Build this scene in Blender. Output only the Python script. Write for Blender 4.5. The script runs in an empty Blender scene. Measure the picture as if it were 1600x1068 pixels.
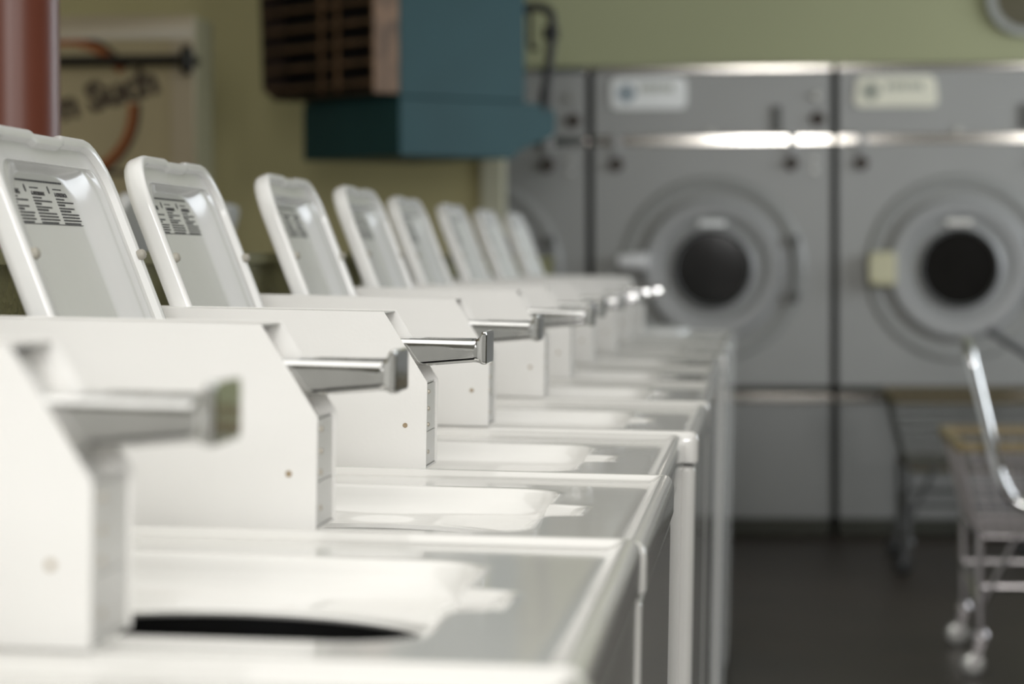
import bpy, bmesh, math, random
from mathutils import Vector, Matrix
random.seed(7)
C = bpy.context.scene.collection
R = math.radians
PI = math.pi

# ------------------------------------------------------------------ camera
YAW, PITCH, ROLL, FPX, CAMZ = .0951, .0308, -.0036, 4092.9, .94 + .2117
cy_, sy_, cp_, sp_, cr_, sr_ = math.cos(YAW), math.sin(YAW), math.cos(PITCH), math.sin(PITCH), math.cos(ROLL), math.sin(ROLL)
FWD0 = Vector((-sy_, cy_, 0)); RIGHT0 = Vector((cy_, sy_, 0)); UPZ = Vector((0, 0, 1))
FWD = FWD0 * cp_ - UPZ * sp_
UP0 = UPZ * cp_ + FWD0 * sp_
RIGHT = RIGHT0 * cr_ + UP0 * sr_
UP = UP0 * cr_ - RIGHT0 * sr_
cam_d = bpy.data.cameras.new('camera')
cam = bpy.data.objects.new('camera', cam_d); C.objects.link(cam)
M3 = Matrix((RIGHT, UP, -FWD)).transposed()
cam.matrix_world = Matrix.Translation((0, 0, CAMZ)) @ M3.to_4x4()
cam_d.sensor_width = 36; cam_d.lens = FPX / 1600 * 36
cam_d.clip_start = .05; cam_d.clip_end = 200
cam_d.dof.use_dof = True
cam_d.dof.focus_distance = 2.58
cam_d.dof.aperture_fstop = 5.0
bpy.context.scene.camera = cam


def at(px, py, Y):
    """point of the plane at distance Y that stands at this place of the photograph"""
    d = RIGHT * ((px - 800) / FPX) + UP * ((534 - py) / FPX) + FWD
    return Vector((0, 0, CAMZ)) + d * (Y / d.y)


# ------------------------------------------------------------------ materials
def mat(name, col, rough=.5, metal=0., coat=0., var=.04, vscale=6., bump=0., bscale=200., spec=.5, emit=None):
    m = bpy.data.materials.new(name); m.use_nodes = True
    nt = m.node_tree; b = nt.nodes['Principled BSDF']
    b.inputs['Roughness'].default_value = rough
    b.inputs['Metallic'].default_value = metal
    b.inputs['Specular IOR Level'].default_value = spec
    b.inputs['Coat Weight'].default_value = coat
    b.inputs['Coat Roughness'].default_value = .04
    tc = nt.nodes.new('ShaderNodeTexCoord')
    n = nt.nodes.new('ShaderNodeTexNoise'); n.inputs['Scale'].default_value = vscale; n.inputs['Detail'].default_value = 5
    nt.links.new(tc.outputs['Object'], n.inputs['Vector'])
    r = nt.nodes.new('ShaderNodeValToRGB')
    r.color_ramp.elements[0].position = .3; r.color_ramp.elements[1].position = .7
    r.color_ramp.elements[0].color = tuple(c * (1 - var) for c in col) + (1,)
    r.color_ramp.elements[1].color = tuple(min(1, c * (1 + var)) for c in col) + (1,)
    nt.links.new(n.outputs['Fac'], r.inputs['Fac'])
    nt.links.new(r.outputs['Color'], b.inputs['Base Color'])
    if bump:
        n2 = nt.nodes.new('ShaderNodeTexNoise'); n2.inputs['Scale'].default_value = bscale; n2.inputs['Detail'].default_value = 3
        nt.links.new(tc.outputs['Object'], n2.inputs['Vector'])
        bp = nt.nodes.new('ShaderNodeBump'); bp.inputs['Strength'].default_value = bump; bp.inputs['Distance'].default_value = .01
        nt.links.new(n2.outputs['Fac'], bp.inputs['Height']); nt.links.new(bp.outputs['Normal'], b.inputs['Normal'])
    return m


ENAMEL = mat('white_enamel', (.80, .79, .76), .14, coat=.4, var=.01, bump=.015, bscale=14)
PAINT = mat('white_box_paint', (.80, .79, .765), .34, var=.012, vscale=9, bump=.02, bscale=260)
LIDW = mat('white_lid_plastic', (.80, .80, .785), .2, var=.015, bump=.02, bscale=20)
CREAM = mat('cream_plastic', (.70, .66, .44), .45)
PEG = mat('rubber_peg', (.36, .34, .29), .5)
WPLAST = mat('white_handle_plastic', (.93, .92, .92), .25)
CHROME = mat('chrome', (.74, .74, .73), .07, 1, var=.05, vscale=40, bump=.008, bscale=50)
WIRE = mat('wire_chrome', (.46, .43, .43), .25, 1)
ZINC = mat('zinc_basket_wire', (.62, .57, .57), .35, .35)
DULL = mat('dull_steel', (.36, .36, .34), .35, 1)
INK = mat('label_ink', (.03, .027, .028), .6)
TUB = mat('dark_tub', (.02, .02, .02), .55)
RIVET = mat('rivet_steel', (.60, .55, .47), .4, .7)
RUST = mat('rust_screw', (.36, .28, .18), .7)
BLACK = mat('black_rubber', (.015, .015, .015), .6)
FOOTM = mat('grey_foot', (.1, .1, .1), .6)
GREY = mat('grey_dryer_enamel', (.325, .325, .31), .32, var=.03, vscale=3)
GREY2 = mat('grey_dryer_door_enamel', (.34, .34, .335), .3, var=.03, vscale=3)
LOWERG = mat('grey_lower_panel_shaded', (.25, .25, .24), .35, var=.03, vscale=3)  # darker than the panels above: shade low on the dryers painted in
GREYD = mat('dark_grey_hinge', (.12, .12, .11), .45)
SEAM = mat('dark_seam', (.06, .06, .045), .7)
STRIP = mat('chrome_strip', (.34, .32, .29), .11, 1)
KNOBD = mat('dark_lock_knob', (.05, .035, .025), .45)
GLASSD = mat('dark_door_glass', (.012, .011, .010), .08, spec=.25, var=.3, vscale=5)
PLATEW = mat('pale_nameplate', (.90, .91, .89), .22)
PLATEC = mat('cream_nameplate', (.90, .87, .70), .3)
PLTXT = mat('faded_plate_print', (.42, .43, .36), .5)
PLBLUE = mat('blue_plate_print', (.30, .36, .40), .35)
TEAL = mat('blue_heater_paint', (.022, .075, .084), .5, spec=.2, var=.09, vscale=3)
RUSTY = mat('rusty_louver_steel', (.20, .115, .062), .6, var=.45, vscale=16)
RUSTD = mat('rusty_edge_shaded', (.040, .024, .017), .65, var=.4, vscale=14)  # grille edges: darker copy of the frame rust, their shade in the colour
SLATM = mat('brown_slat_steel', (.16, .095, .058), .6, var=.4, vscale=14)
VOID = mat('louver_inside', (.008, .006, .006), .9)
PIPEB = mat('black_iron_pipe', (.012, .011, .010), .5)
WALLG = mat('pale_green_wall_paint', (.44, .45, .27), .8, var=.03, vscale=1.2)
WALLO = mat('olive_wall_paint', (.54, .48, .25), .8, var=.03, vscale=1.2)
WALLB = mat('olive_bulkhead_paint', (.20, .19, .085), .75, var=.05, vscale=14, bump=.5, bscale=70)
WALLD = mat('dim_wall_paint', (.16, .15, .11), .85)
POST = mat('cream_trim_paint', (.56, .54, .40), .6)
CEIL = mat('ceiling_paint', (.5, .5, .45), .85)
FLOOR = mat('dark_concrete_floor', (.028, .019, .013), .45, var=.25, vscale=2.2, bump=.06, bscale=40)
COLM = mat('red_brown_column_paint', (.13, .036, .020), .4, spec=.5, var=.06, vscale=4)
VEND = mat('beige_cabinet_panel', (.50, .42, .25), .5, var=.02)
VENDF = mat('beige_cabinet_frame', (.50, .42, .29), .5, var=.02)
VENDS = mat('shaded_beige_cabinet_side', (.26, .24, .14), .6, var=.03)  # beige darkened: the shadow on the cabinet side is put into the colour
ORANGE = mat('orange_ring_print', (.36, .095, .010), .5)
BROWNT = mat('brown_letter_print', (.055, .035, .02), .5)
RODM = mat('dark_rod', (.03, .028, .024), .4, .3)
TAN = mat('tan_rim_bumper', (.33, .255, .135), .55)
OLIVER = mat('brown_rim_bumper', (.13, .10, .045), .6)
VENTG = mat('grey_ring_metal', (.30, .31, .29), .4, .3)
VENTD = mat('dark_fixture_centre', (.12, .105, .06), .6)
FRAMEM = mat('window_frame_paint', (.1, .1, .1), .5)


# ------------------------------------------------------------------ mesh helpers
def new_bm():
    return bmesh.new()


def finish(bm, name, m, parent=None, smooth=35, bevel=None):
    bmesh.ops.remove_doubles(bm, verts=bm.verts, dist=1e-6)
    if bevel:
        es = [e for e in bm.edges if len(e.link_faces) == 2 and e.calc_face_angle(0) > R(30)]
        bmesh.ops.bevel(bm, geom=es, offset=bevel, segments=2, affect='EDGES', profile=.6, clamp_overlap=True)
    bmesh.ops.recalc_face_normals(bm, faces=bm.faces)
    me = bpy.data.meshes.new(name); bm.to_mesh(me); bm.free()
    me.materials.append(m)
    if smooth:
        me.shade_smooth(); me.set_sharp_from_angle(angle=R(smooth))
    o = bpy.data.objects.new(name, me); C.objects.link(o)
    if smooth:
        w = o.modifiers.new('weighted_normal', 'WEIGHTED_NORMAL'); w.keep_sharp = True; w.weight = 90
    if parent: o.parent = parent
    return o


def box(bm, x0, x1, y0, y1, z0, z1, mx=None):
    vs = [bm.verts.new((x, y, z)) for x in (x0, x1) for y in (y0, y1) for z in (z0, z1)]
    for f in ((0, 1, 3, 2), (4, 6, 7, 5), (0, 4, 5, 1), (2, 3, 7, 6), (0, 2, 6, 4), (1, 5, 7, 3)):
        bm.faces.new([vs[i] for i in f])
    if mx is not None:
        for v in vs: v.co = mx @ v.co
    return vs


def loft(bm, loops, cap0=False, cap1=False, mx=None):
    rings = []
    for lp in loops:
        rings.append([bm.verts.new(mx @ Vector(p) if mx is not None else p) for p in lp])
    for a, b in zip(rings, rings[1:]):
        n = len(a)
        for i in range(n):
            j = (i + 1) % n
            bm.faces.new((a[i], a[j], b[j], b[i]))
    if cap0: bm.faces.new(rings[0][::-1])
    if cap1: bm.faces.new(rings[-1])
    return rings


def rr(x0, x1, y0, y1, r, z=0., k=6, m=10):
    """rounded rectangle, always the same number of points, counter-clockwise"""
    pts = []
    cs = [((x1 - r, y0 + r), -90), ((x1 - r, y1 - r), 0), ((x0 + r, y1 - r), 90), ((x0 + r, y0 + r), 180)]
    for q in range(4):
        (cx, cy), a0 = cs[q]
        for i in range(k + 1):
            a = R(a0 + 90 * i / k)
            pts.append(Vector((cx + r * math.cos(a), cy + r * math.sin(a), z)))
        (nx, ny), na = cs[(q + 1) % 4]
        p = pts[-1]; e = Vector((nx + r * math.cos(R(na)), ny + r * math.sin(R(na)), z))
        for i in range(1, m):
            pts.append(p.lerp(e, i / m))
    return pts


def prism(bm, poly, axis, a, b, mx=None):
    """extrude a 2D polygon along an axis: axis 'y' takes (x,z), 'z' takes (x,y), 'x' takes (y,z)"""
    def P(p, t):
        v = {'y': Vector((p[0], t, p[1])), 'z': Vector((p[0], p[1], t)), 'x': Vector((t, p[0], p[1]))}[axis]
        return mx @ v if mx is not None else v
    va = [bm.verts.new(P(p, a)) for p in poly]; vb = [bm.verts.new(P(p, b)) for p in poly]
    n = len(poly)
    bm.faces.new(va[::-1]); bm.faces.new(vb)
    for i in range(n):
        j = (i + 1) % n
        bm.faces.new((va[i], va[j], vb[j], vb[i]))


def tube(bm, pts, r, n=10, closed=False, cap=True):
    pts = [Vector(p) for p in pts]
    rings = []; up = None
    N = len(pts)
    for i, p in enumerate(pts):
        if closed:
            t = (pts[(i + 1) % N] - pts[i - 1]).normalized()
        else:
            t = (pts[min(i + 1, N - 1)] - pts[max(i - 1, 0)]).normalized()
        if up is None:
            up = t.orthogonal().normalized()
        up = (up - t * up.dot(t)).normalized()
        s = t.cross(up)
        rr_ = r[i] if isinstance(r, (list, tuple)) else r
        rings.append([bm.verts.new(p + (up * math.cos(2 * PI * k / n) + s * math.sin(2 * PI * k / n)) * rr_) for k in range(n)])
    pairs = list(zip(rings, rings[1:])) + ([(rings[-1], rings[0])] if closed else [])
    for a, b in pairs:
        for k in range(n):
            bm.faces.new((a[k], a[(k + 1) % n], b[(k + 1) % n], b[k]))
    if cap and not closed:
        bm.faces.new(rings[0][::-1]); bm.faces.new(rings[-1])


def smooth_path(pts, rad, k=6):
    """round the corners of a polyline"""
    pts = [Vector(p) for p in pts]; out = [pts[0]]
    for a, b, c in zip(pts, pts[1:], pts[2:]):
        d1 = (a - b); d2 = (c - b)
        q = min(rad, d1.length * .45, d2.length * .45)
        p1 = b + d1.normalized() * q; p2 = b + d2.normalized() * q
        for i in range(k + 1):
            t = i / k
            out.append(p1 * (1 - t) ** 2 + b * 2 * t * (1 - t) + p2 * t * t)
    out.append(pts[-1])
    return out


def lathe(bm, prof, n=48, mx=None, cap0=False, cap1=False):
    """profile of (radius, height) turned about z"""
    loops = [[Vector((r * math.cos(2 * PI * k / n), r * math.sin(2 * PI * k / n), h)) for k in range(n)] for r, h in prof]
    return loft(bm, loops, cap0, cap1, mx)


def text_into(bm, s, size, mx, depth=.0, bold=0.):
    cu = bpy.data.curves.new('text', 'FONT'); cu.body = s; cu.size = size; cu.extrude = depth; cu.offset = bold
    cu.resolution_u = 3
    o = bpy.data.objects.new('text', cu); C.objects.link(o)
    bpy.context.view_layer.update()
    me = bpy.data.meshes.new_from_object(o.evaluated_get(bpy.context.evaluated_depsgraph_get()))
    bpy.data.objects.remove(o)
    tmp = bmesh.new(); tmp.from_mesh(me); bmesh.ops.transform(tmp, matrix=mx, verts=tmp.verts)
    me2 = bpy.data.meshes.new('tmp'); tmp.to_mesh(me2); tmp.free(); bm.from_mesh(me2)
    bpy.data.meshes.remove(me); bpy.data.meshes.remove(me2); bpy.data.curves.remove(cu)


def thing(name, label, cat, loc=(0, 0, 0), group=None):
    o = bpy.data.objects.new(name, None); C.objects.link(o); o.location = loc
    o['label'] = label; o['category'] = cat
    if group: o['group'] = group
    return o


def tag(o, label, cat, group=None):
    o['label'] = label; o['category'] = cat
    if group: o['group'] = group
    return o


def struct(name, bm, m, **k):
    o = finish(bm, name, m, **k); o['kind'] = 'structure'
    return o


def copy_tree(o, parent=None):
    c = o.copy(); C.objects.link(c)
    if parent: c.parent = parent
    for ch in list(o.children): copy_tree(ch, c)
    return c


# ------------------------------------------------------------------ the washer
D = .651
W0, W1 = .003, .648
DEPTH = -.64
TOP = .94
WX0, WX1, WY0, WY1 = -.440, -.106, .125, .522     # the tub opening
LID_ANG = R(22)


def worktop_mesh(skirt):
    bm = new_bm()
    def outer(ins, z, r): return rr(DEPTH + ins, -ins, W0 + ins, W1 - ins, max(r - ins, .004), z, 6, 30)
    ox, oy = (WX0 + WX1) / 2 - .0, (WY0 + WY1) / 2
    well = rr(WX0, WX1, WY0, WY1, .045, 0, 6, 30)
    def notch(pts, amt):
        out = []
        for p in pts:
            q = p.copy()
            if p.x > WX1 - .03:
                t = abs(p.y - .318)
                w = max(0., min(1., (.058 - t) / .016)); w = w * w * (3 - 2 * w)
                q.x += amt * w
            out.append(q)
        return out
    def wl(ins, z, nt=.0):
        return notch(rr(WX0 + ins, WX1 - ins, WY0 + ins, WY1 - ins, max(.045 - ins, .012), z, 6, 30), nt)
    def circ(r, z):
        out = []
        for p in well:
            a = math.atan2((p.y - oy) / (WY1 - WY0), (p.x - ox) / (WX1 - WX0))
            out.append(Vector((ox + r * math.cos(a), oy + r * math.sin(a), z)))
        return out
    def mid(t, z):
        a = wl(.022, z); b = circ(.162, z)
        return [p.lerp(q, t) for p, q in zip(a, b)]
    cr = .012
    loops = [outer(.006, TOP - skirt, cr), outer(.0015, TOP - skirt, cr), outer(0, TOP - skirt + .003, cr), outer(0, TOP - .012, cr), outer(.002, TOP - .005, cr), outer(.006, TOP - .001, cr),
             outer(.010, TOP, cr), outer(.014, TOP - .001, cr), outer(.019, TOP - .005, cr), outer(.025, TOP - .0068, cr), outer(.034, TOP - .0072, cr),
             wl(-.010, TOP - .0072, .034), wl(-.004, TOP - .0074, .034), wl(-.001, TOP - .0085, .033), wl(.001, TOP - .011, .031), wl(.003, TOP - .017, .027),
             wl(.006, TOP - .0235, .012), wl(.012, TOP - .0295, .003), wl(.022, TOP - .0335),
             mid(.45, TOP - .0372), circ(.168, TOP - .0392), circ(.163, TOP - .0412), circ(.162, TOP - .045), circ(.166, TOP - .048)]
    loft(bm, loops)
    return bm


def make_washer():
    root = thing('washer', 'x', 'washing machine')
    # cabinet
    bm = new_bm()
    def c(ins, z): return rr(DEPTH + .004 + ins, -.003 - ins, W0 + .002 + ins, W1 - .002 - ins, .012, z)
    loft(bm, [c(.004, .035), c(0, .039), c(0, TOP - .0500), c(.0015, TOP - .0465), c(.005, TOP - .0440), c(.012, TOP - .0432)], True)
    cab = finish(bm, 'cabinet', ENAMEL, root)
    # feet
    for x in (-.06, -.58):
        for y in (.06, .59):
            bm = new_bm()
            ext = -.013 if x < -.3 else .004
            lathe(bm, [(.010, .05), (.010, .014 + ext), (.022, .012 + ext), (.024, ext)], 16, Matrix.Translation((x, y, 0)), True, True)
            finish(bm, 'foot', FOOTM, root)
    wt = finish(worktop_mesh(.040), 'worktop', ENAMEL, root, smooth=40)
    # tub
    bm = new_bm()
    ox, oy = (WX0 + WX1) / 2, (WY0 + WY1) / 2
    lathe(bm, [(.166, TOP - .0485), (.19, TOP - .07), (.19, TOP - .42), (.10, TOP - .44), (.03, TOP - .44)], 40, Matrix.Translation((ox, oy, 0)), False, True)
    lathe(bm, [(.03, TOP - .44), (.055, TOP - .41), (.05, TOP - .2), (.02, TOP - .17)], 20, Matrix.Translation((ox, oy, 0)), False, True)
    finish(bm, 'tub', TUB, root)
    # ---- coin box
    zb = TOP + .0010
    XB, XF, XT, HS, HT = -.625, -.250, -.2957, .0885, .1598
    Y0, Y1 = .006, .096
    prof = [(XB, zb), (XF, zb), (XF, zb + HS), (XT, zb + HT), (XB, zb + HT)]
    t = .0016
    bm = new_bm()
    for a in (Y0, Y1 - t): prism(bm, prof, 'y', a, a + t)
    box(bm, XB, XT - .0006, Y0 + t, Y1 - t, zb + HT - .0022, zb + HT - .0008)      # top plate
    box(bm, XB, XB + t, Y0 + t, Y1 - t, zb, zb + HT - .003)
    box(bm, XB, XF - .001, Y0 + t, Y1 - t, zb, zb + .002)
    # recessed sloping plate and lower flange
    sx, sz = (XT - XF), (HT - HS); L = math.hypot(sx, sz); nx, nz = sz / L, -sx / L
    rec = .013
    a = Vector((XF - nx * rec, zb + HS - nz * rec)); b = Vector((XT - nx * rec, zb + HT - nz * rec - .001))
    prism(bm, [(a.x, a.y), (b.x, b.y), (b.x - .002, b.y), (a.x - .002, a.y)], 'y', Y0 + t, Y1 - t)
    prism(bm, [(XF - .004, zb + HS + .0), (a.x, a.y + .001), (a.x - .001, a.y - .001), (XF - .004, zb + HS - .002)], 'y', Y0 + t, Y1 - t)
    cb = finish(bm, 'coin_box', PAINT, root, smooth=20, bevel=.0005)
    # front coin door, two plates with a seam
    bm = new_bm()
    box(bm, XF - .0042, XF - .0026, Y0 + t, Y1 - t, zb + .0375, zb + HS - .003)
    box(bm, XF - .0042, XF - .0022, Y0 + t, Y1 - t, zb + .003, zb + .0368)
    finish(bm, 'coin_door', PAINT, cb, smooth=0)
    for z in (.016, .044, .0605, .078):
        bm = new_bm()
        mx = Matrix.Translation((XF - .0026, Y0 + .030, zb + z)) @ Matrix.Rotation(R(90), 4, 'Y')
        lathe(bm, [(.0024, 0), (.0022, .0012), (.0012, .002)], 14, mx, False, True)
        finish(bm, 'rivet', RIVET, cb)
    bm = new_bm()
    mx = Matrix.Translation((-.272, Y0 + .0004, zb + .0445)) @ Matrix.Rotation(R(90), 4, 'X')
    lathe(bm, [(.0026, 0), (.0026, .0006), (.0018, .0012), (.0012, .0007)], 16, mx, False, True)
    finish(bm, 'screw', RUST, cb)
    # ---- coin slide: tapering chrome body with a raised end plate
    bm = new_bm()
    def sec(x, ya, yb, za, zc, r):
        ring = rr(ya, yb, za, zc, r, 0, 3, 2)
        return [Vector((x, p.x, zb + p.y)) for p in ring]
    ya, yb = Y0 + .012, Y1 - .010
    loft(bm, [sec(-.310, ya, yb, .098, .1325, .0055), sec(-.262, ya, yb, .1040, .1322, .0055), sec(-.2050, ya + .001, yb - .001, .1095, .1318, .0055),
              sec(-.2020, ya + .001, yb - .001, .1095, .1330, .0055), sec(-.1990, ya + .0005, yb - .0005, .1090, .1360, .005), sec(-.1970, ya - .001, yb + .001, .1080, .1400, .004),
              sec(-.1950, ya - .0015, yb + .0015, .1075, .1412, .0035), sec(-.1920, ya - .0015, yb + .0015, .1075, .1412, .003), sec(-.1910, ya, yb, .1090, .1398, .003)], True, True)
    # coin slots cut as thin raised guides on the top face
    for k in range(4):
        yy = ya + .012 + k * .015
        box(bm, -.262, -.208, yy, yy + .004, zb + .1318, zb + .1324)
    finish(bm, 'coin_slide', CHROME, cb, smooth=30)
    # ---- lid (hinge line on local x axis = along the row, v up the lid, w towards the inside face)
    LW, LL, TH = .398, .334, .024
    bm = new_bm()
    def lr(ins, w, r, bot=0., nt=0.):
        pts = rr(ins, LW - ins, ins + bot, LL - (ins if ins < .03 else .03 + (ins - .03) * .05), r + (.012 if r > .034 and ins < .015 else 0), w, 6, 44)
        out = []
        for p in pts:
            q = p.copy()
            if nt and p.y > LL - .05:
                tt = abs(p.x - .205); k = max(0., min(1., (.052 - tt) / .010)); k = k * k * (3 - 2 * k)
                q.y -= nt * k
            out.append(q)
        return out
    n0 = .003
    loops = [lr(.016, .0, .035, nt=n0 * .3), lr(.004, .0015, .042, nt=n0), lr(.001, .005, .045, nt=n0), lr(0, .009, .045, nt=n0), lr(0, .019, .045, nt=n0), lr(.001, .0225, .045, nt=n0), lr(.003, .024, .043, nt=n0),
             lr(.007, .024, .040, nt=n0), lr(.010, .0225, .038, nt=n0), lr(.012, .0165, .036, nt=n0), lr(.020, .0160, .032, nt=n0 * .6), lr(.027, .0165, .030, nt=.003), lr(.031, .0180, .030), lr(.036, .0175, .030), lr(.040, .0150, .030),
             lr(.048, .0150, .032), lr(.056, .0140, .036), lr(.072, .0092, .042), lr(.086, .0045, .046), lr(.094, .0026, .05), lr(.102, .0020, .052)]
    loft(bm, loops, True, True)
    # small hinge ears
    for x in (.05, LW - .09): box(bm, x, x + .04, -.012, .012, .002, .012)
    lid = finish(bm, 'lid', LIDW, root, smooth=40)
    # local frame: lid x -> washer +y ; lid y -> up and back ; lid z -> forward
    def lid_matrix(ang):
        s, c_ = math.sin(ang), math.cos(ang)
        X = Vector((0, 1, 0)); Y = Vector((-s, 0, c_)); Z = X.cross(Y)
        m = Matrix((X, Y, Z)).transposed().to_4x4()
        m.translation = Vector((-.466, .130, TOP + .004))
        return m
    lid.matrix_local = lid_matrix(LID_ANG)
    # bumpers on the lip
    for x in (.011, LW - .008):
        bm = new_bm()
        mx = Matrix.Translation((x, .214, .0215))
        lathe(bm, [(.0052, 0), (.0056, .003), (.0045, .0065), (.0025, .008)], 14, mx, True, True)
        finish(bm, 'bumper', PEG, lid)
    # warning label
    bm = new_bm()
    lx0, lx1, ly0, ly1 = .080, .312, .2510, .2935
    zz = .0024
    def ln(x0, x1, y, h):
        box(bm, x0, x1, y, y + h, zz - .0004, zz)
    ln(lx0, lx1, ly0, .0007)
    ln(lx0, lx0 + .022, ly1 - .0007, .0006); ln(lx1 - .024, lx1, ly1 - .0007, .0006)
    box(bm, lx1 - .0007, lx1, ly1 - .006, ly1, zz - .0004, zz); box(bm, lx0, lx0 + .0007, ly1 - .006, ly1, zz - .0004, zz)
    x = lx0 + .026
    rnd = random.Random(3)
    while x < lx1 - .028:
        w = rnd.uniform(.004, .010); ln(x, min(x + w, lx1 - .027), ly1 - .0011, .0017); x += w + .0011
    cw = (lx1 - lx0) / 3
    for q in range(3):
        cx = lx0 + q * cw + .004
        yy = ly1 - .0075
        x = cx
        for k in range(4):
            w = rnd.uniform(.005, .008); ln(x, x + w, yy, .0011); x += w + .0013
        # pictogram ovals
        for dx in (.055,):
            lathe(bm, [(.0022, zz - .0004), (.0022, zz)], 12, Matrix.Translation((cx + dx + .006, yy - .0005, 0)) @ Matrix.Diagonal((1, 1.7, 1, 1)), False, True)
        head = ('WARNING', 'AVERTISSEMENT', 'ADVERTENCIA')[q]
        sz = (.0072, .0052, .0056)[q]
        # triangle sign before the heading
        prism(bm, [(cx, yy - .0065), (cx + .004, yy - .0065), (cx + .002, yy - .0025)], 'z', zz - .0004, zz)
        text_into(bm, head, sz, Matrix.Translation((cx + .0052, yy - .0066, zz - .0001)), .0001, .00012)
        yy -= .0098
        ends = [.026, .056, .022, .050, .034, .060, .058, .060, .052]
        for r_, e in enumerate(ends):
            x = cx; lim = cx + e * cw / .0717
            while x < lim - .003:
                w = rnd.uniform(.003, .009); w = min(w, lim - x)
                ln(x, x + w, yy, .0014 if r_ not in (2, 4) else .0018); x += w + .0009
            yy -= .0030
    finish(bm, 'warning_label', INK, lid, smooth=0)
    return root, lid, cb, wt, lid_matrix


PROTO, PLID, PBOX, PTOP, LIDM = make_washer()
TAU = .0211
XFRONT, Y00 = -.0837, 1.3335


def child(o, base):
    for ch in o.children:
        if ch.name.split('.')[0] == base: return ch


def place(o, dx, dy, dz, n, flip=False):
    s, c_ = math.sin(TAU), math.cos(TAU)
    if not flip:
        o.rotation_euler = (0, TAU, 0)
        o.location = (XFRONT + dx - TOP * s, Y00 + n * D + dy, TOP + dz - TOP * c_)


ROW = [(-1, 0, .0, .001), (0, -6.5e-3, .0, .002), (1, -3.5e-3, 2.5e-3, -3e-3), (2, -12e-3, .6e-3, -6e-3), (3, 5e-3, 1e-3, -3e-3),
       (4, 6e-3, -1e-3, .2e-3), (5, -1.6e-3, -4e-3, -.7e-3), (6, -4.8e-3, 0, .6e-3), (7, 4e-3, .8e-3, 1.3e-3), (8, 5.7e-3, 1e-3, 4.8e-3), (9, 7.2e-3, 1.9e-3, 1.1e-3)]
LABELS = ['white top-loading washer whose bare rear top edge crosses the very bottom of the photo',
          'blurred white washer nearest the camera with a black tub slit showing in its opening',
          'white top-loading washer with the largest open lid in view and legible three-column warning label',
          'white washer with sharply focused chrome coin slide, rusty screw and rivets on its coin box',
          'white washer jutting forward of its nearer neighbour, showing a broad bright strip of its side',
          'white washer just beyond the one jutting forward, fifth coin slide from the camera',
          'white washer with the sixth coin slide from the camera, its lid fifth of those raised',
          'white washer with the seventh coin slide from the camera, its lid sixth in the row',
          'white washer with the eighth coin slide from the camera, its lid last but one',
          'white washer with the last raised lid of the row, beside the cream trim post',
          'white washer at the far end of the row nearest the grey dryers, its lid shut']
OPTS = {0: dict(bx=-.010, sl=.003), 1: dict(bx=-.0055, ly=.018), 2: dict(bx=.005, ly=-.04, lx=-.005), 3: dict(bx=-.016, sl=.002, lx=-.014, ly=-.01),
        4: dict(sl=.012, lx=-.018), 5: dict(sl=-.003, lx=-.018), 6: dict(lx=-.006), 7: dict(lx=-.011), 8: dict(lx=-.007)}
for i, (n, dx, dy, dz) in enumerate(ROW):
    o = PROTO if i == 0 else copy_tree(PROTO)
    o['label'] = LABELS[i]; o['category'] = 'washing machine'; o['group'] = 'white washers in a row along the aisle'
    place(o, dx, dy, dz, n)
    op = OPTS.get(n, {})
    cb = child(o, 'coin_box')
    if 'bx' in op: cb.location.x += op['bx']
    ld = child(o, 'lid'); ld.location.x += op.get('lx', 0); ld.location.y += op.get('ly', 0)
    if 'sl' in op:
        child(cb, 'coin_slide').location.x += op['sl']
# the shut lid of the last washer: turned forward about its hinge so that it lies over the opening
last = o
ld = child(last, 'lid')
mm = LIDM(R(-90)); mm.translation = Vector((-.466, .130, TOP + .018)); ld.matrix_local = mm

# the row behind the bulkhead, backs to this row
BACK = [(4.50, 'opposite-row washer behind the bulkhead, raised lid showing between the first two near lids'),
        (5.16, 'opposite-row washer behind the bulkhead, raised lid showing just right of the second near lid')]
for Y, lab in BACK:
    o = copy_tree(PROTO)
    o['label'] = lab; o['category'] = 'washing machine'; o['group'] = 'washers of the opposite row behind the bulkhead'
    o.rotation_euler = (0, TAU, PI)
    # opposite direction: local +x points to -X
    o.rotation_euler = (0, -TAU * 0, PI)
    o.location = (-1.722, Y + D, .006)
    ld = child(o, 'lid'); ld.location.z += .012

# ------------------------------------------------------------------ the dryers
YD, WD, ZT = 10.961, 1.0167, 1.9605
DX2 = at(922, 400, YD).x


def zpx(py, Y=YD, px=1115): return at(px, py, Y).z
Z_STRIP, Z_GAP, Z_LOW = zpx(219), zpx(607), zpx(621)


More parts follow.
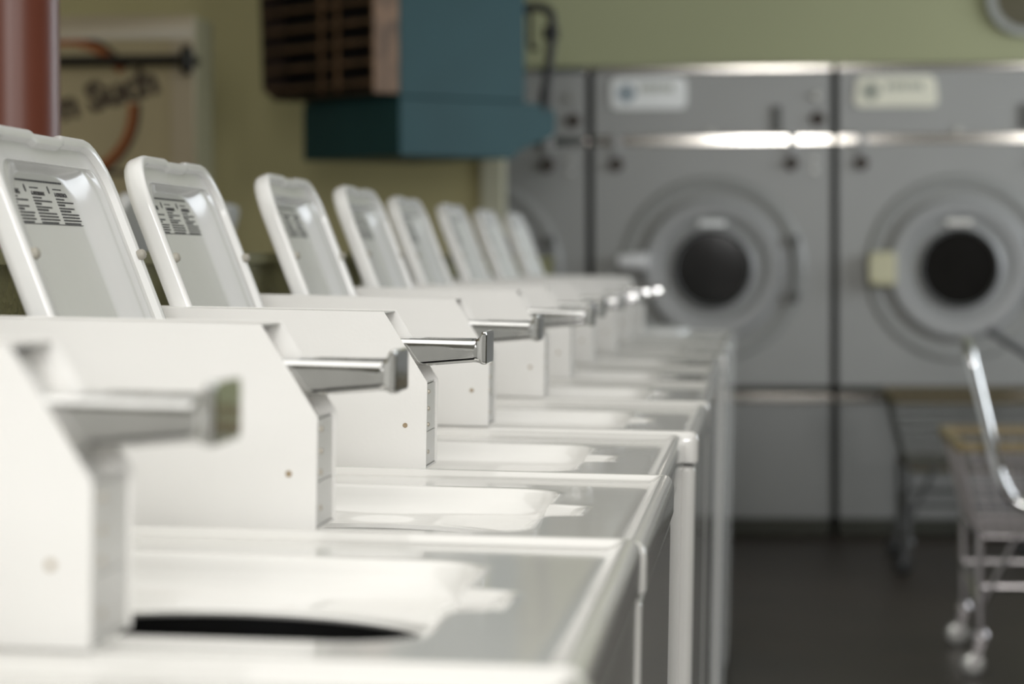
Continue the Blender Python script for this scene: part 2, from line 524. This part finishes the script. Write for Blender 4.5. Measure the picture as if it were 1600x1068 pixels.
def make_dryer(x0, label, plate, glassy, hand, block):
    root = thing('dryer', label, 'dryer', (x0, YD, 0), 'grey built-in dryers along the back wall')
    g = .016
    def F(bm, mx=None): pass
    bm = new_bm(); box(bm, g + .004, WD - g - .004, .03, .85, .02, ZT - .004); finish(bm, 'body', SEAM, root, smooth=20)
    # control panel
    bm = new_bm(); box(bm, g, WD - g, 0, .03, Z_STRIP + .018, ZT - .022); finish(bm, 'control_panel', GREY, root, smooth=30, bevel=.004)
    # drum front panel with embossed ring
    bm = new_bm(); box(bm, g, WD - g, 0, .03, Z_GAP + .012, Z_STRIP - .018)
    dc = (at(1113, 420, YD).x - DX2, zpx(420))
    mx = Matrix.Translation((dc[0], 0, dc[1])) @ Matrix.Rotation(R(90), 4, 'X')
    lathe(bm, [(.395, -.004), (.385, .004), (.372, .010), (.352, .010), (.338, .004), (.325, .002)], 72, mx)
    fp = finish(bm, 'front_panel', GREY, root, smooth=40, bevel=None)
    # chrome strips (half round)
    for z, r in ((ZT - .012, .011), (Z_STRIP, .017), (Z_LOW, .015)):
        bm = new_bm()
        box(bm, g - .006, WD - g + .006, -.008, .03, z - r, z + r)
        finish(bm, 'trim_strip', STRIP, root, smooth=40, bevel=.003)
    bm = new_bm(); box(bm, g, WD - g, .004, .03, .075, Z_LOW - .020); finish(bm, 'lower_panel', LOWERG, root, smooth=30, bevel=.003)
    bm = new_bm(); box(bm, g, WD - g, .05, .08, .0, .075); finish(bm, 'kick_plate', SEAM, root, smooth=20)
    # door: ring turned in one piece
    bm = new_bm()
    lathe(bm, [(.300, -.02), (.300, .016), (.296, .026), (.286, .034), (.270, .036), (.235, .034), (.215, .030), (.195, .024), (.182, .026), (.172, .034), (.162, .034), (.153, .026), (.150, .008)], 72, mx)
    door = finish(bm, 'door', GREY2, root, smooth=40)
    bm = new_bm(); lathe(bm, [(.153, .004), (.152, .012)], 48, mx, True, True)
    finish(bm, 'door_glass', GLASSD, door)
    bm = new_bm(); lathe(bm, [(.152, .012), (.156, .038), (.162, .038), (.166, .030)], 64, mx); finish(bm, 'gasket', BLACK, door)
    bm = new_bm(); box(bm, dc[0] - .055, dc[0] + .055, -.040, -.030, dc[1] + .176, dc[1] + .200); finish(bm, 'door_highlight', PLATEW if glassy else DULL, door, smooth=20, bevel=.003)  # small bar modelled in place of a highlight above the door window
    # hinge bar at the right of the door
    hx = at(1240, 420, YD).x - DX2
    bm = new_bm()
    tube(bm, [(hx, -.045, dc[1] - .118), (hx, -.045, dc[1] + .118)], .011, 12)
    for s in (-1, 1):
        box(bm, hx - .022, hx + .022, -.055, .004, dc[1] + s * .118 - .02, dc[1] + s * .118 + .02)
    finish(bm, 'hinge', GREYD, door, smooth=40, bevel=.003)
    # latches on the strip with dark lock knobs
    for px in (964, 1238):
        lx = at(px, 255, YD).x - DX2
        l = new_bm(); box(l, lx - .018, lx + .018, -.024, .0, Z_STRIP - .055, Z_STRIP + .028); lt = finish(l, 'latch', GREY2, root, smooth=20, bevel=.004)
        l = new_bm(); lathe(l, [(.030, 0), (.030, .018), (.022, .03)], 20, Matrix.Translation((lx - .003, 0, zpx(256))) @ Matrix.Rotation(R(90), 4, 'X'), False, True)
        finish(l, 'lock_knob', KNOBD, lt)
    # lock and dial on the control panel
    for px, py, r, m_ in ((1278, 187, .026, KNOBD), (1276, 152, .017, DULL)):
        l = new_bm(); x = at(px, py, YD).x - DX2
        lathe(l, [(r * 1.2, 0), (r * 1.2, .006), (r, .02), (r * .7, .026)], 20, Matrix.Translation((x, 0, zpx(py))) @ Matrix.Rotation(R(90), 4, 'X'), False, True)
        finish(l, 'control_knob', m_, root)
    l = new_bm(); x = at(1213, 185, YD).x - DX2
    box(l, x - .022, x + .022, -.012, 0, zpx(208), zpx(166)); box(l, x - .006, x + .006, -.016, -.01, zpx(200), zpx(174)); finish(l, 'coin_slot', GREYD, root, smooth=20, bevel=.003)
    l = new_bm(); x = at(1111, 208, YD).x - DX2
    lathe(l, [(.018, 0), (.018, .008), (.012, .014)], 18, Matrix.Translation((x, 0, zpx(207))) @ Matrix.Rotation(R(90), 4, 'X'), False, True); finish(l, 'indicator_lamp', DULL, root)
    for py in (250, 268):
        l = new_bm(); x = at(1272, py, YD).x - DX2
        lathe(l, [(.014, 0), (.014, .005), (.010, .008)], 16, Matrix.Translation((x, 0, zpx(py))) @ Matrix.Rotation(R(90), 4, 'X'), False, True); finish(l, 'stud', DULL, root)
    # nameplate
    if plate:
        x0p, x1p, y0p, y1p, pm, sl = plate
        bm = new_bm()
        ax, bx_ = x0p, x1p; za, zb_ = y1p, y0p
        pts = [Vector((p.x, p.y)) for p in rr(ax, bx_, za, zb_, .03, 0, 5, 4)]
        prism(bm, [(p.x + (sl if (p.x < (ax + bx_) / 2) else -sl) * (p.y - za) / (zb_ - za), p.y) for p in pts], 'y', -.012, 0)
        pl = finish(bm, 'nameplate', pm, root, smooth=30)
        bm = new_bm(); w = bx_ - ax; h = zb_ - za
        # the print is unreadable in the photo: an emblem and a short line of faint strokes
        xk = ax + w * .38
        for k in range(7):
            ww = w * (.055 if k % 3 else .08)
            box(bm, xk, xk + ww * .75, -.0128, -.0118, za + h * .55, za + h * .78); xk += ww
        finish(bm, 'plate_print', PLTXT, pl, smooth=0)
        bm = new_bm()
        lathe(bm, [(h * .30, .0118), (h * .30, .0128)], 24, Matrix.Translation((ax + w * .20, 0, za + h * .5)) @ Matrix.Rotation(R(90), 4, 'X'), False, True)
        finish(bm, 'plate_emblem', PLBLUE if pm is PLATEW else PLTXT, pl, smooth=0)
    # the door handle block
    if block:
        px0, px1, py0, py1, bmat, taper = block
        a = at(px0, py1, YD); b = at(px1, py0, YD)
        bm = new_bm()
        xa, xb = a.x - x0, b.x - x0; za, zb_ = a.z, b.z
        zm = (za + zb_) / 2; hh = (zb_ - za) / 2
        loft(bm, [[Vector((xx, p.x, zm + p.y)) for p in rr(-.105, -.02, -hh * k, hh * k, min(.02, hh * k * .8), 0, 4, 2)]
                  for xx, k in ((xa, .6 if taper else .8), (xa + .01, .75 if taper else .97), ((xa + xb) / 2, .85 if taper else 1), (xb - .012, 1), (xb, .85))], True, True)
        box(bm, (xa + xb) / 2 - .02, (xa + xb) / 2 + .03, -.05, .0, zm - hh * .5, zm + hh * .5)
        finish(bm, 'handle', bmat, door, smooth=40)
    return root


A0 = at(955, 122, YD); A1 = at(1073, 170, YD)
pl2 = (A0.x - DX2, A1.x - DX2, A0.z, A1.z, PLATEW, 0)
B0 = at(1334, 119, YD); B1 = at(1466, 166, YD)
pl3 = (B0.x - DX2 - WD, B1.x - DX2 - WD, B0.z, B1.z, PLATEC, .014)
make_dryer(DX2 - WD, 'grey built-in dryer at the left end, partly behind the blue heater and cream trim post', None, False, True, None)
make_dryer(DX2, 'grey built-in dryer in the middle of the back wall with white door handle', pl2, True, True, (968, 1014, 394, 422, WPLAST, True))
make_dryer(DX2 + WD, 'grey built-in dryer at right with cream block door handle, cut off by the frame', pl3, False, True, (1357, 1398, 393, 447, CREAM, False))

# ------------------------------------------------------------------ the setting
XL, XR, YB, YF, ZC = -4.2, 3.6, 11.9, -3.2, 3.25
bm = new_bm(); box(bm, XL - .1, XR + .1, YF - .1, YB + .1, -.1, 0); struct('floor', bm, FLOOR, smooth=0)
bm = new_bm(); box(bm, XL - .1, XR + .1, YF - .1, YB + .1, ZC, ZC + .1); struct('ceiling', bm, CEIL, smooth=0)
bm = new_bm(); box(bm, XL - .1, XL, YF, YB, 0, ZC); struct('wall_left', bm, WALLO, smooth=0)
SWY, SWZ = (6.4, 10.4), (1.1, 2.8)
bm = new_bm()
box(bm, XR, XR + .1, YF, SWY[0], 0, ZC); box(bm, XR, XR + .1, SWY[1], YB, 0, ZC)
box(bm, XR, XR + .1, SWY[0], SWY[1], 0, SWZ[0]); box(bm, XR, XR + .1, SWY[0], SWY[1], SWZ[1], ZC)
struct('wall_right', bm, WALLD, smooth=0)
bm = new_bm()
for k in range(4):
    y = SWY[0] + (SWY[1] - SWY[0] - .05) * k / 3; box(bm, XR + .02, XR + .07, y, y + .05, SWZ[0], SWZ[1])
for z in (SWZ[0], SWZ[1] - .05): box(bm, XR + .025, XR + .065, SWY[0] + .01, SWY[1] - .01, z, z + .05)
struct('window_4', bm, FRAMEM, smooth=0)
# wall over and beside the dryers
bm = new_bm()
box(bm, XL, XR, YD + .02, YD + .12, ZT + .004, ZC)
box(bm, DX2 + 2 * WD + .01, XR, YD + .02, YD + .12, 0, ZT + .004)
struct('wall_back', bm, WALLG, smooth=0)
bm = new_bm(); box(bm, XL, XR, YB, YB + .1, 0, ZC); struct('wall_rear', bm, WALLD, smooth=0)
# olive partition left of the dryers with a cream post at its end
YP = 10.30
xp0, xp1 = at(752, 300, YP).x, at(786, 300, YP).x
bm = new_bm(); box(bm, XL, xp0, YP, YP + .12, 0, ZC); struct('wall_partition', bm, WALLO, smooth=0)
bm = new_bm(); box(bm, xp0, xp1, YP - .025, YP + .14, 0, ZC)
struct('trim_1', bm, POST, smooth=20, bevel=.006)
# bulkhead between the two rows
bm = new_bm(); box(bm, -1.035, -.765, -1.0, 9.6, 0, 1.150); box(bm, -1.045, -.757, -1.0, 9.6, 1.150, 1.166)
struct('wall_bulkhead', bm, WALLB, smooth=20)
# shop front behind the camera: piers, sill and header leave two big panes of daylight
WIN = [(-.40, .64), (2.6, 3.5)]
ZW0, ZW1 = 1.42, 2.93
bm = new_bm()
xs = [XL] + [v for w in WIN for v in w] + [XR]
for a, b in zip(xs[0::2], xs[1::2]): box(bm, a, b, YF - .1, YF, 0, ZC)
for a, b in WIN:
    box(bm, a, b, YF - .1, YF, 0, ZW0); box(bm, a, b, YF - .1, YF, ZW1, ZC)
struct('wall_front', bm, WALLD, smooth=0)
for k, (a, b) in enumerate(WIN):
    bm = new_bm()
    for x in (a, (a + b) / 2 - .02, b - .04): box(bm, x, x + .04, YF - .07, YF - .02, ZW0, ZW1)
    for z in (ZW0, ZW1 - .04): box(bm, a + .04, b - .04, YF - .07, YF - .02, z, z + .04)
    struct('window_%d' % (k + 1), bm, FRAMEM, smooth=0)

# ------------------------------------------------------------------ column
bm = new_bm()
YC = 3.35
pr = at(92, 120, YC)
rc = .062
lathe(bm, [(rc + .012, 1.166), (rc + .012, 1.172), (rc, 1.176), (rc, ZC)], 48, Matrix.Translation((pr.x - rc, YC, 0)), True, True)
tag(finish(bm, 'support_column', COLM), 'round red-brown pipe column rising from the bulkhead at the left edge', 'column')

# ------------------------------------------------------------------ beige sign cabinet
YV = 8.2
vx1 = at(303, 100, YV).x; vx0 = vx1 - 1.0; vz = at(200, 24, YV).z
root = thing('vending_cabinet', 'tall beige cabinet with an orange ring emblem and tilted brown lettering, behind the red column', 'cabinet', ((vx0 + vx1) / 2, YV, 0))
ox = (vx0 + vx1) / 2
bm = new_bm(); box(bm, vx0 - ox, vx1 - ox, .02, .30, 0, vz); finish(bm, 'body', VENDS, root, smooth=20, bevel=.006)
bm = new_bm()
fw = .075
box(bm, vx0 - ox, vx1 - ox, -.002, .02, vz - fw, vz); box(bm, vx0 - ox, vx1 - ox, -.002, .02, 0, .1)
box(bm, vx0 - ox, vx0 - ox + fw, -.002, .02, .1, vz - fw); box(bm, vx1 - ox - fw, vx1 - ox, -.002, .02, .1, vz - fw)
finish(bm, 'frame', VENDF, root, smooth=20, bevel=.003)
bm = new_bm(); box(bm, vx0 - ox + fw, vx1 - ox - fw, .004, .02, .1, vz - fw); pn = finish(bm, 'sign_panel', VEND, root, smooth=20)
# ring emblem
PXM = (at(400, 200, YV).x - at(300, 200, YV).x) / 100
cc = at(104, 170, YV); cx, cz = cc.x - ox, cc.z
def arc(bm, r, w, a0, a1, y, n=40):
    ro, ri = r + w / 2, r - w / 2
    P = [bm.verts.new((cx + q * math.cos(R(a0 + (a1 - a0) * k / n)), y, cz + q * math.sin(R(a0 + (a1 - a0) * k / n)))) for k in range(n + 1) for q in (ri, ro)]
    B = [bm.verts.new((v.co.x, y + .002, v.co.z)) for v in P]
    for k in range(n):
        i = 2 * k
        bm.faces.new((P[i], P[i + 1], P[i + 3], P[i + 2])); bm.faces.new((B[i], B[i + 2], B[i + 3], B[i + 1]))
        bm.faces.new((P[i + 1], B[i + 1], B[i + 3], P[i + 3])); bm.faces.new((P[i], P[i + 2], B[i + 2], B[i]))
    bm.faces.new((P[0], B[0], B[1], P[1])); bm.faces.new((P[-2], P[-1], B[-1], B[-2]))
for nm, m_, r_, w_ in (('ring_emblem', ORANGE, 104, 13), ('ring_dark_edge', BROWNT, 113, 7)):  # the second ring is the dark outer edge of the print
    bm = new_bm()
    arc(bm, r_ * PXM, w_ * PXM, 33, 215, .001); arc(bm, r_ * PXM, w_ * PXM, -62, 4, .001)
    finish(bm, nm, m_, pn, smooth=0)
bm = new_bm()
a = at(97, 187, YV)
mx = Matrix.Translation((a.x - ox, .003, a.z)) @ Matrix.Rotation(R(90), 4, 'X') @ Matrix.Rotation(R(15.5), 4, 'Z')
text_into(bm, 'n Such', 60 * PXM, mx, .001, .0065)
finish(bm, 'lettering', BROWNT, pn, smooth=0)
bm = new_bm()
a = at(165, 274, YV); b = at(212, 266, YV)
box(bm, a.x - ox, b.x - ox, .001, .004, a.z, b.z); finish(bm, 'print_line', BROWNT, pn, smooth=0)
# dark security bar
bm = new_bm()
a = at(296, 93, YV - .08)
tube(bm, [(vx0 - ox + .05, -.08, a.z), (a.x - ox, -.08, a.z)], .017, 12)
finish(bm, 'security_bar', RODM, root)
bm = new_bm()
lathe(bm, [(.018, -.03), (.046, -.018), (.048, 0), (.02, .012)], 20, Matrix.Translation((a.x - ox, -.08, a.z)) @ Matrix.Rotation(R(90), 4, 'Y'), True, True)
tube(bm, [(a.x - ox, -.08, a.z), (a.x - ox, .01, a.z)], .016, 10)
finish(bm, 'bar_bracket', RODM, root)

# ------------------------------------------------------------------ unit heater
YH = 8.6
hc = at(625, 200, YH); HX = hc.x
Q = math.sqrt(.5)
root = thing('unit_heater', 'blue-painted hanging heater with rusty louvered grille and angled lower hood', 'heater', (HX, YH, 0))
# local frame: u runs along the right face (away to the right), v along the left face (away to the left)
HM = Matrix(((Q, -Q, 0), (Q, Q, 0), (0, 0, 1))).to_4x4()
def hz(py): return at(625, py, YH).z
def hu(px):
    k = at(px, 200, 1.0).x
    return (k * YH - HX) / (Q - k * Q)
def hv(px):
    k = at(px, 200, 1.0).x
    return (HX - k * YH) / (Q + k * Q)
VL = hv(475)
zt, zm, zb = 2.55, hz(150), hz(243)
bm = new_bm(); box(bm, 0, hu(821), 0, VL, zm, zt, HM); finish(bm, 'body', TEAL, root, smooth=20, bevel=.006)
bm = new_bm()
prof = [(-.004, zm - .002), (-.004, zb), (hu(800), zb), (hu(813), zb + .03), (hu(858), hz(207)), (hu(867), hz(200)), (hu(868), hz(172)), (hu(862), hz(165) + .02), (hu(821), zm - .002)]
prof = [(u, z) for u, z in prof]
vs = prism(bm, prof, 'y', -.004, VL, HM); finish(bm, 'hood', TEAL, root, smooth=20, bevel=.005)
# louvre grille standing out from the left face
pd = .105
GV = hv(433) - .03
grz0, grz1 = hz(146), 2.50
bm = new_bm()
t = .03
box(bm, -pd, -.002, 0, .012, grz0, grz1, HM)
gr = finish(bm, 'grille_frame', RUSTY, root, smooth=20, bevel=.003)
bm = new_bm()
prism(bm, [(GV, grz1), (GV - .014, grz1), (GV - .050, grz0 + .055), (GV - .036, grz0 + .05)], 'x', -pd, -.002, HM); prism(bm, [(GV - .036, grz0 + .05), (GV - .05, grz0 + .055), (GV - .115, grz0 + .014), (GV - .105, grz0)], 'x', -pd, -.002, HM)
box(bm, -pd, -.002, .012, GV - .106, grz0, grz0 + .012, HM); box(bm, -pd, -.002, .012, GV - .014, grz1 - .012, grz1, HM)
finish(bm, 'grille_edge', RUSTD, gr, smooth=0)
bm = new_bm(); prism(bm, [(.013, grz0 + .013), (GV - .11, grz0 + .013), (GV - .05, grz0 + .055), (GV - .02, grz1 - .013), (.013, grz1 - .013)], 'x', -.012, -.004, HM); finish(bm, 'grille_back', VOID, gr, smooth=0)
sp = .0665
k = 0
z = grz0 + .03
while z < grz1 - .05:
    bm = new_bm()
    prism(bm, [(-pd + .002, z), (-pd + .002, z + .014), (-.03, z + .020), (-.03, z + .010)], 'y', .013, GV - .036, HM)
    finish(bm, 'slat', SLATM, gr, smooth=0)
    z += sp
for v in (hv(553) - .02, hv(528) - .02):
    bm = new_bm(); box(bm, -pd + .020, -pd + .027, v - .008, v + .008, grz0 + .013, grz1 - .013, HM); finish(bm, 'upright', RUSTY, gr, smooth=0)
# gas pipe at the far right end
ue = hu(821)
bm = new_bm()
def hp(u, v, z): return HM @ Vector((u, v, z))
vb = .10
uk = hu(861) + .02
def onpx(px, py): 
    p = at(px, py, YH + .45); return Vector((p.x - HX, .45, p.z))
path = smooth_path([HM @ Vector((ue - .02, .05, hz(-6))), onpx(863, 12), onpx(863, 60), onpx(849, 175)], .06)
tube(bm, path, .016, 12)
p = onpx(861, 52); tube(bm, [p + Vector((0, 0, -.022)), p + Vector((0, 0, .022))], .028, 8)
p = onpx(852, 140); tube(bm, [p + Vector((0.001, 0, .0)), p + Vector((-.004, 0, -.06))], .020, 10)
finish(bm, 'gas_pipe', PIPEB, root, smooth=40)
bm = new_bm()
p = onpx(828, 20); q = onpx(828, 76)
tube(bm, smooth_path([HM @ Vector((ue - .01, .03, p.z)), p, q, q + Vector((.03, 0, 0))], .02), .008, 8)
finish(bm, 'pilot_tube', PIPEB, root, smooth=40)
for u, v in ((.08, .08), (.42, .08), (.08, .45), (.42, .45)):
    bm = new_bm(); a = HM @ Vector((u, v, zt - .01)); tube(bm, [a, Vector((a.x, a.y, ZC))], .008, 8); finish(bm, 'hanger_rod', PIPEB, root)

# ------------------------------------------------------------------ round fixture high on the right
c = at(1602, -4, YD)
bm = new_bm()
r = 60 * .00268
mx = Matrix.Translation((c.x, YD + .02, c.z)) @ Matrix.Rotation(R(90), 4, 'X')
lathe(bm, [(r, 0), (r, .03), (r * .97, .04), (r * .78, .04), (r * .74, .03), (r * .73, .012)], 56, mx)
o = finish(bm, 'round_wall_vent', VENTG, smooth=40)
tag(o, 'round grey-rimmed fixture on the pale green wall at the top right corner', 'vent')
bm = new_bm(); lathe(bm, [(r * .75, .012), (r * .4, .016), (r * .02, .018)], 48, mx, False, True); finish(bm, 'vent_centre', VENTD, o)

# ------------------------------------------------------------------ laundry carts
def make_cart(x0, y0, label, rim_m, wire_m, leg_m, handle, dY=.72, dX=.62):
    root = thing('laundry_cart', label, 'cart', (x0, y0, 0), 'wire laundry carts near the dryers')
    zr, zb_ = .655, .395
    ins = .06
    # rim
    bm = new_bm()
    ring = rr(0, dX, 0, dY, .03, 0, 5, 4)
    def rimloop(o_, z): return [Vector((p.x + (p.x - dX / 2) / dX * 2 * o_, p.y + (p.y - dY / 2) / dY * 2 * o_, z)) for p in ring]
    L_ = [rimloop(-.012, zr - .026), rimloop(.010, zr - .026), rimloop(.014, zr - .013), rimloop(.010, zr), rimloop(-.012, zr)]
    loft(bm, L_ + [L_[0]])
    finish(bm, 'rim', rim_m, root)
    # wire basket
    bm = new_bm()
    def pt(side, t, h):
        k = ins * (1 - h); z = zb_ + (zr - .02 - zb_) * h
        if side == 0: return Vector((k, k + (dY - 2 * k) * t, z))
        if side == 1: return Vector((dX - k, k + (dY - 2 * k) * t, z))
        if side == 2: return Vector((k + (dX - 2 * k) * t, k, z))
        return Vector((k + (dX - 2 * k) * t, dY - k, z))
    for side in range(4):
        n = 26 if side < 2 else 15
        for i in range(n + 1):
            tube(bm, [pt(side, i / n, 0), pt(side, i / n, 1)], .0030 if side < 2 else .0018, 6)
    for j in range(8):
        h = j / 7
        a, b, c_, d_ = pt(0, 0, h), pt(1, 0, h), pt(1, 1, h), pt(0, 1, h)
        for p, q in ((a, b), (b, c_), (c_, d_), (d_, a)): tube(bm, [p, q], .0026, 6)
    for i in range(1, 13):
        x = ins + (dX - 2 * ins) * i / 13; tube(bm, [(x, ins, zb_), (x, dY - ins, zb_)], .0016, 6)
    for i in range(1, 13):
        y = ins + (dY - 2 * ins) * i / 13; tube(bm, [(ins, y, zb_), (dX - ins, y, zb_)], .0016, 6)
    finish(bm, 'basket', ZINC if wire_m is WIRE else wire_m, root, smooth=50)
    bm = new_bm(); tube(bm, [(ins, ins, zb_ - .008), (dX - ins, ins, zb_ - .008), (dX - ins, dY - ins, zb_ - .008), (ins, dY - ins, zb_ - .008)], .011, 10, closed=True)
    finish(bm, 'base_frame', rim_m if rim_m is OLIVER else leg_m, root, smooth=50)
    # legs, casters
    for x in (ins, dX - ins):
        for y in (ins, dY - ins):
            bm = new_bm(); tube(bm, [(x, y, zb_), (x, y, .115)], .012, 12); lg = finish(bm, 'leg', leg_m, root)
            bm = new_bm()
            lathe(bm, [(.016, .135), (.026, .122), (.026, .112), (.014, .106)], 16, Matrix.Translation((x, y, 0)), True, True)
            for s in (-.016, .013): prism(bm, [(x - .012, .11), (x + .016, .11), (x - .014, .03), (x - .026, .034)], 'y', y + s, y + s + .003)
            finish(bm, 'caster_fork', leg_m, lg, smooth=40)
            bm = new_bm()
            lathe(bm, [(.008, -.012), (.030, -.012), (.036, -.008), (.036, .008), (.030, .012), (.008, .012)], 24, Matrix.Translation((x - .018, y, .036)) @ Matrix.Rotation(R(90), 4, 'X'), True, True)
            finish(bm, 'wheel', BLACK if leg_m is not WIRE else DULL, lg)
    bm = new_bm()
    zs = .255
    for p, q in (((ins, ins, zs), (dX - ins, ins, zs)), ((ins, dY - ins, zs), (dX - ins, dY - ins, zs)), ((ins, ins, zs), (ins, dY - ins, zs)), ((dX - ins, ins, zs), (dX - ins, dY - ins, zs))):
        tube(bm, [p, q], .009, 10)
    finish(bm, 'stretcher', leg_m, root)
    for p, q in (((ins, ins, .19), (ins + .10, ins - .01, zb_)), ((dX - ins, ins, .19), (dX - ins - .10, ins - .01, zb_)), ((ins, dY - ins, .25), (ins, ins, .17)), ((dX - ins, dY - ins, .25), (dX - ins, ins, .17))):
        bm = new_bm(); tube(bm, [p, q], .009, 8); finish(bm, 'brace', leg_m, root)
    bm = new_bm()
    hp_ = smooth_path([Vector(p) - Vector((x0, y0, 0)) for p in handle[0]], .06, 8)
    tube(bm, hp_, handle[1], 14)
    finish(bm, 'handle', handle[2], root, smooth=60)
    return root


c1 = (at(1500, 690, 7.2).x, 7.2)
H1 = [at(1640, 800, 7.11), at(1583, 785, 7.11), at(1562, 745, 7.11), at(1512, 540, 7.11), at(1508, 520, 7.5), at(1540, 505, 7.95) * 1]
H1 = H1[:4] + [at(1509, 528, 7.35)]
make_cart(c1[0], c1[1], 'nearer wire laundry cart with tan rim and bent chrome handle on the right', TAN, WIRE, WIRE, (H1, .0155, CHROME))
c2 = (at(1394, 610, 9.6).x, 9.6)
xr = c2[0] + .62
H2 = [at(1543, 514, 9.75), at(1625, 566, 9.75), Vector((xr - .06, 9.66, .46)), Vector((xr - .06, 9.66, .40))]
make_cart(c2[0], c2[1], 'farther wire laundry cart with brown rim and dark legs in front of the right dryer', OLIVER, DULL, FOOTM, (H2, .016, FOOTM))

# ------------------------------------------------------------------ light
wd = bpy.data.worlds.new('world'); bpy.context.scene.world = wd; wd.use_nodes = True
bg = wd.node_tree.nodes['Background']; bg.inputs['Color'].default_value = (.92, .96, 1, 1); bg.inputs['Strength'].default_value = 1.0


def area(name, loc, rot, sx, sy, power, col=(1, 1, 1)):
    l = bpy.data.lights.new(name, 'AREA'); l.shape = 'RECTANGLE'; l.size = sx; l.size_y = sy; l.energy = power; l.color = col
    o = bpy.data.objects.new(name, l); C.objects.link(o); o.location = loc; o.rotation_euler = rot
    return o


for (a, b), pw in zip(WIN, (92, 82)):
    area('daylight', ((a + b) / 2, YF - .12, (ZW0 + ZW1) / 2), (R(90), 0, 0), b - a, ZW1 - ZW0, pw, (1, .99, .975))
area('daylight_side', (XR + .12, sum(SWY) / 2, sum(SWZ) / 2), (R(90), 0, R(90)), SWY[1] - SWY[0], SWZ[1] - SWZ[0], 62, (.86, .93, 1))
# broad fill light added under the ceiling, no fixture there
area('ceiling_fill', (-.6, 1.4, ZC - .03), (0, 0, 0), 2.8, 5.0, 43, (1, .985, .95))

sc = bpy.context.scene
sc.view_settings.view_transform = 'Standard'; sc.view_settings.look = 'None'
sc.view_settings.gamma = 1; sc.view_settings.use_curve_mapping = False
sc.view_settings.exposure = .6
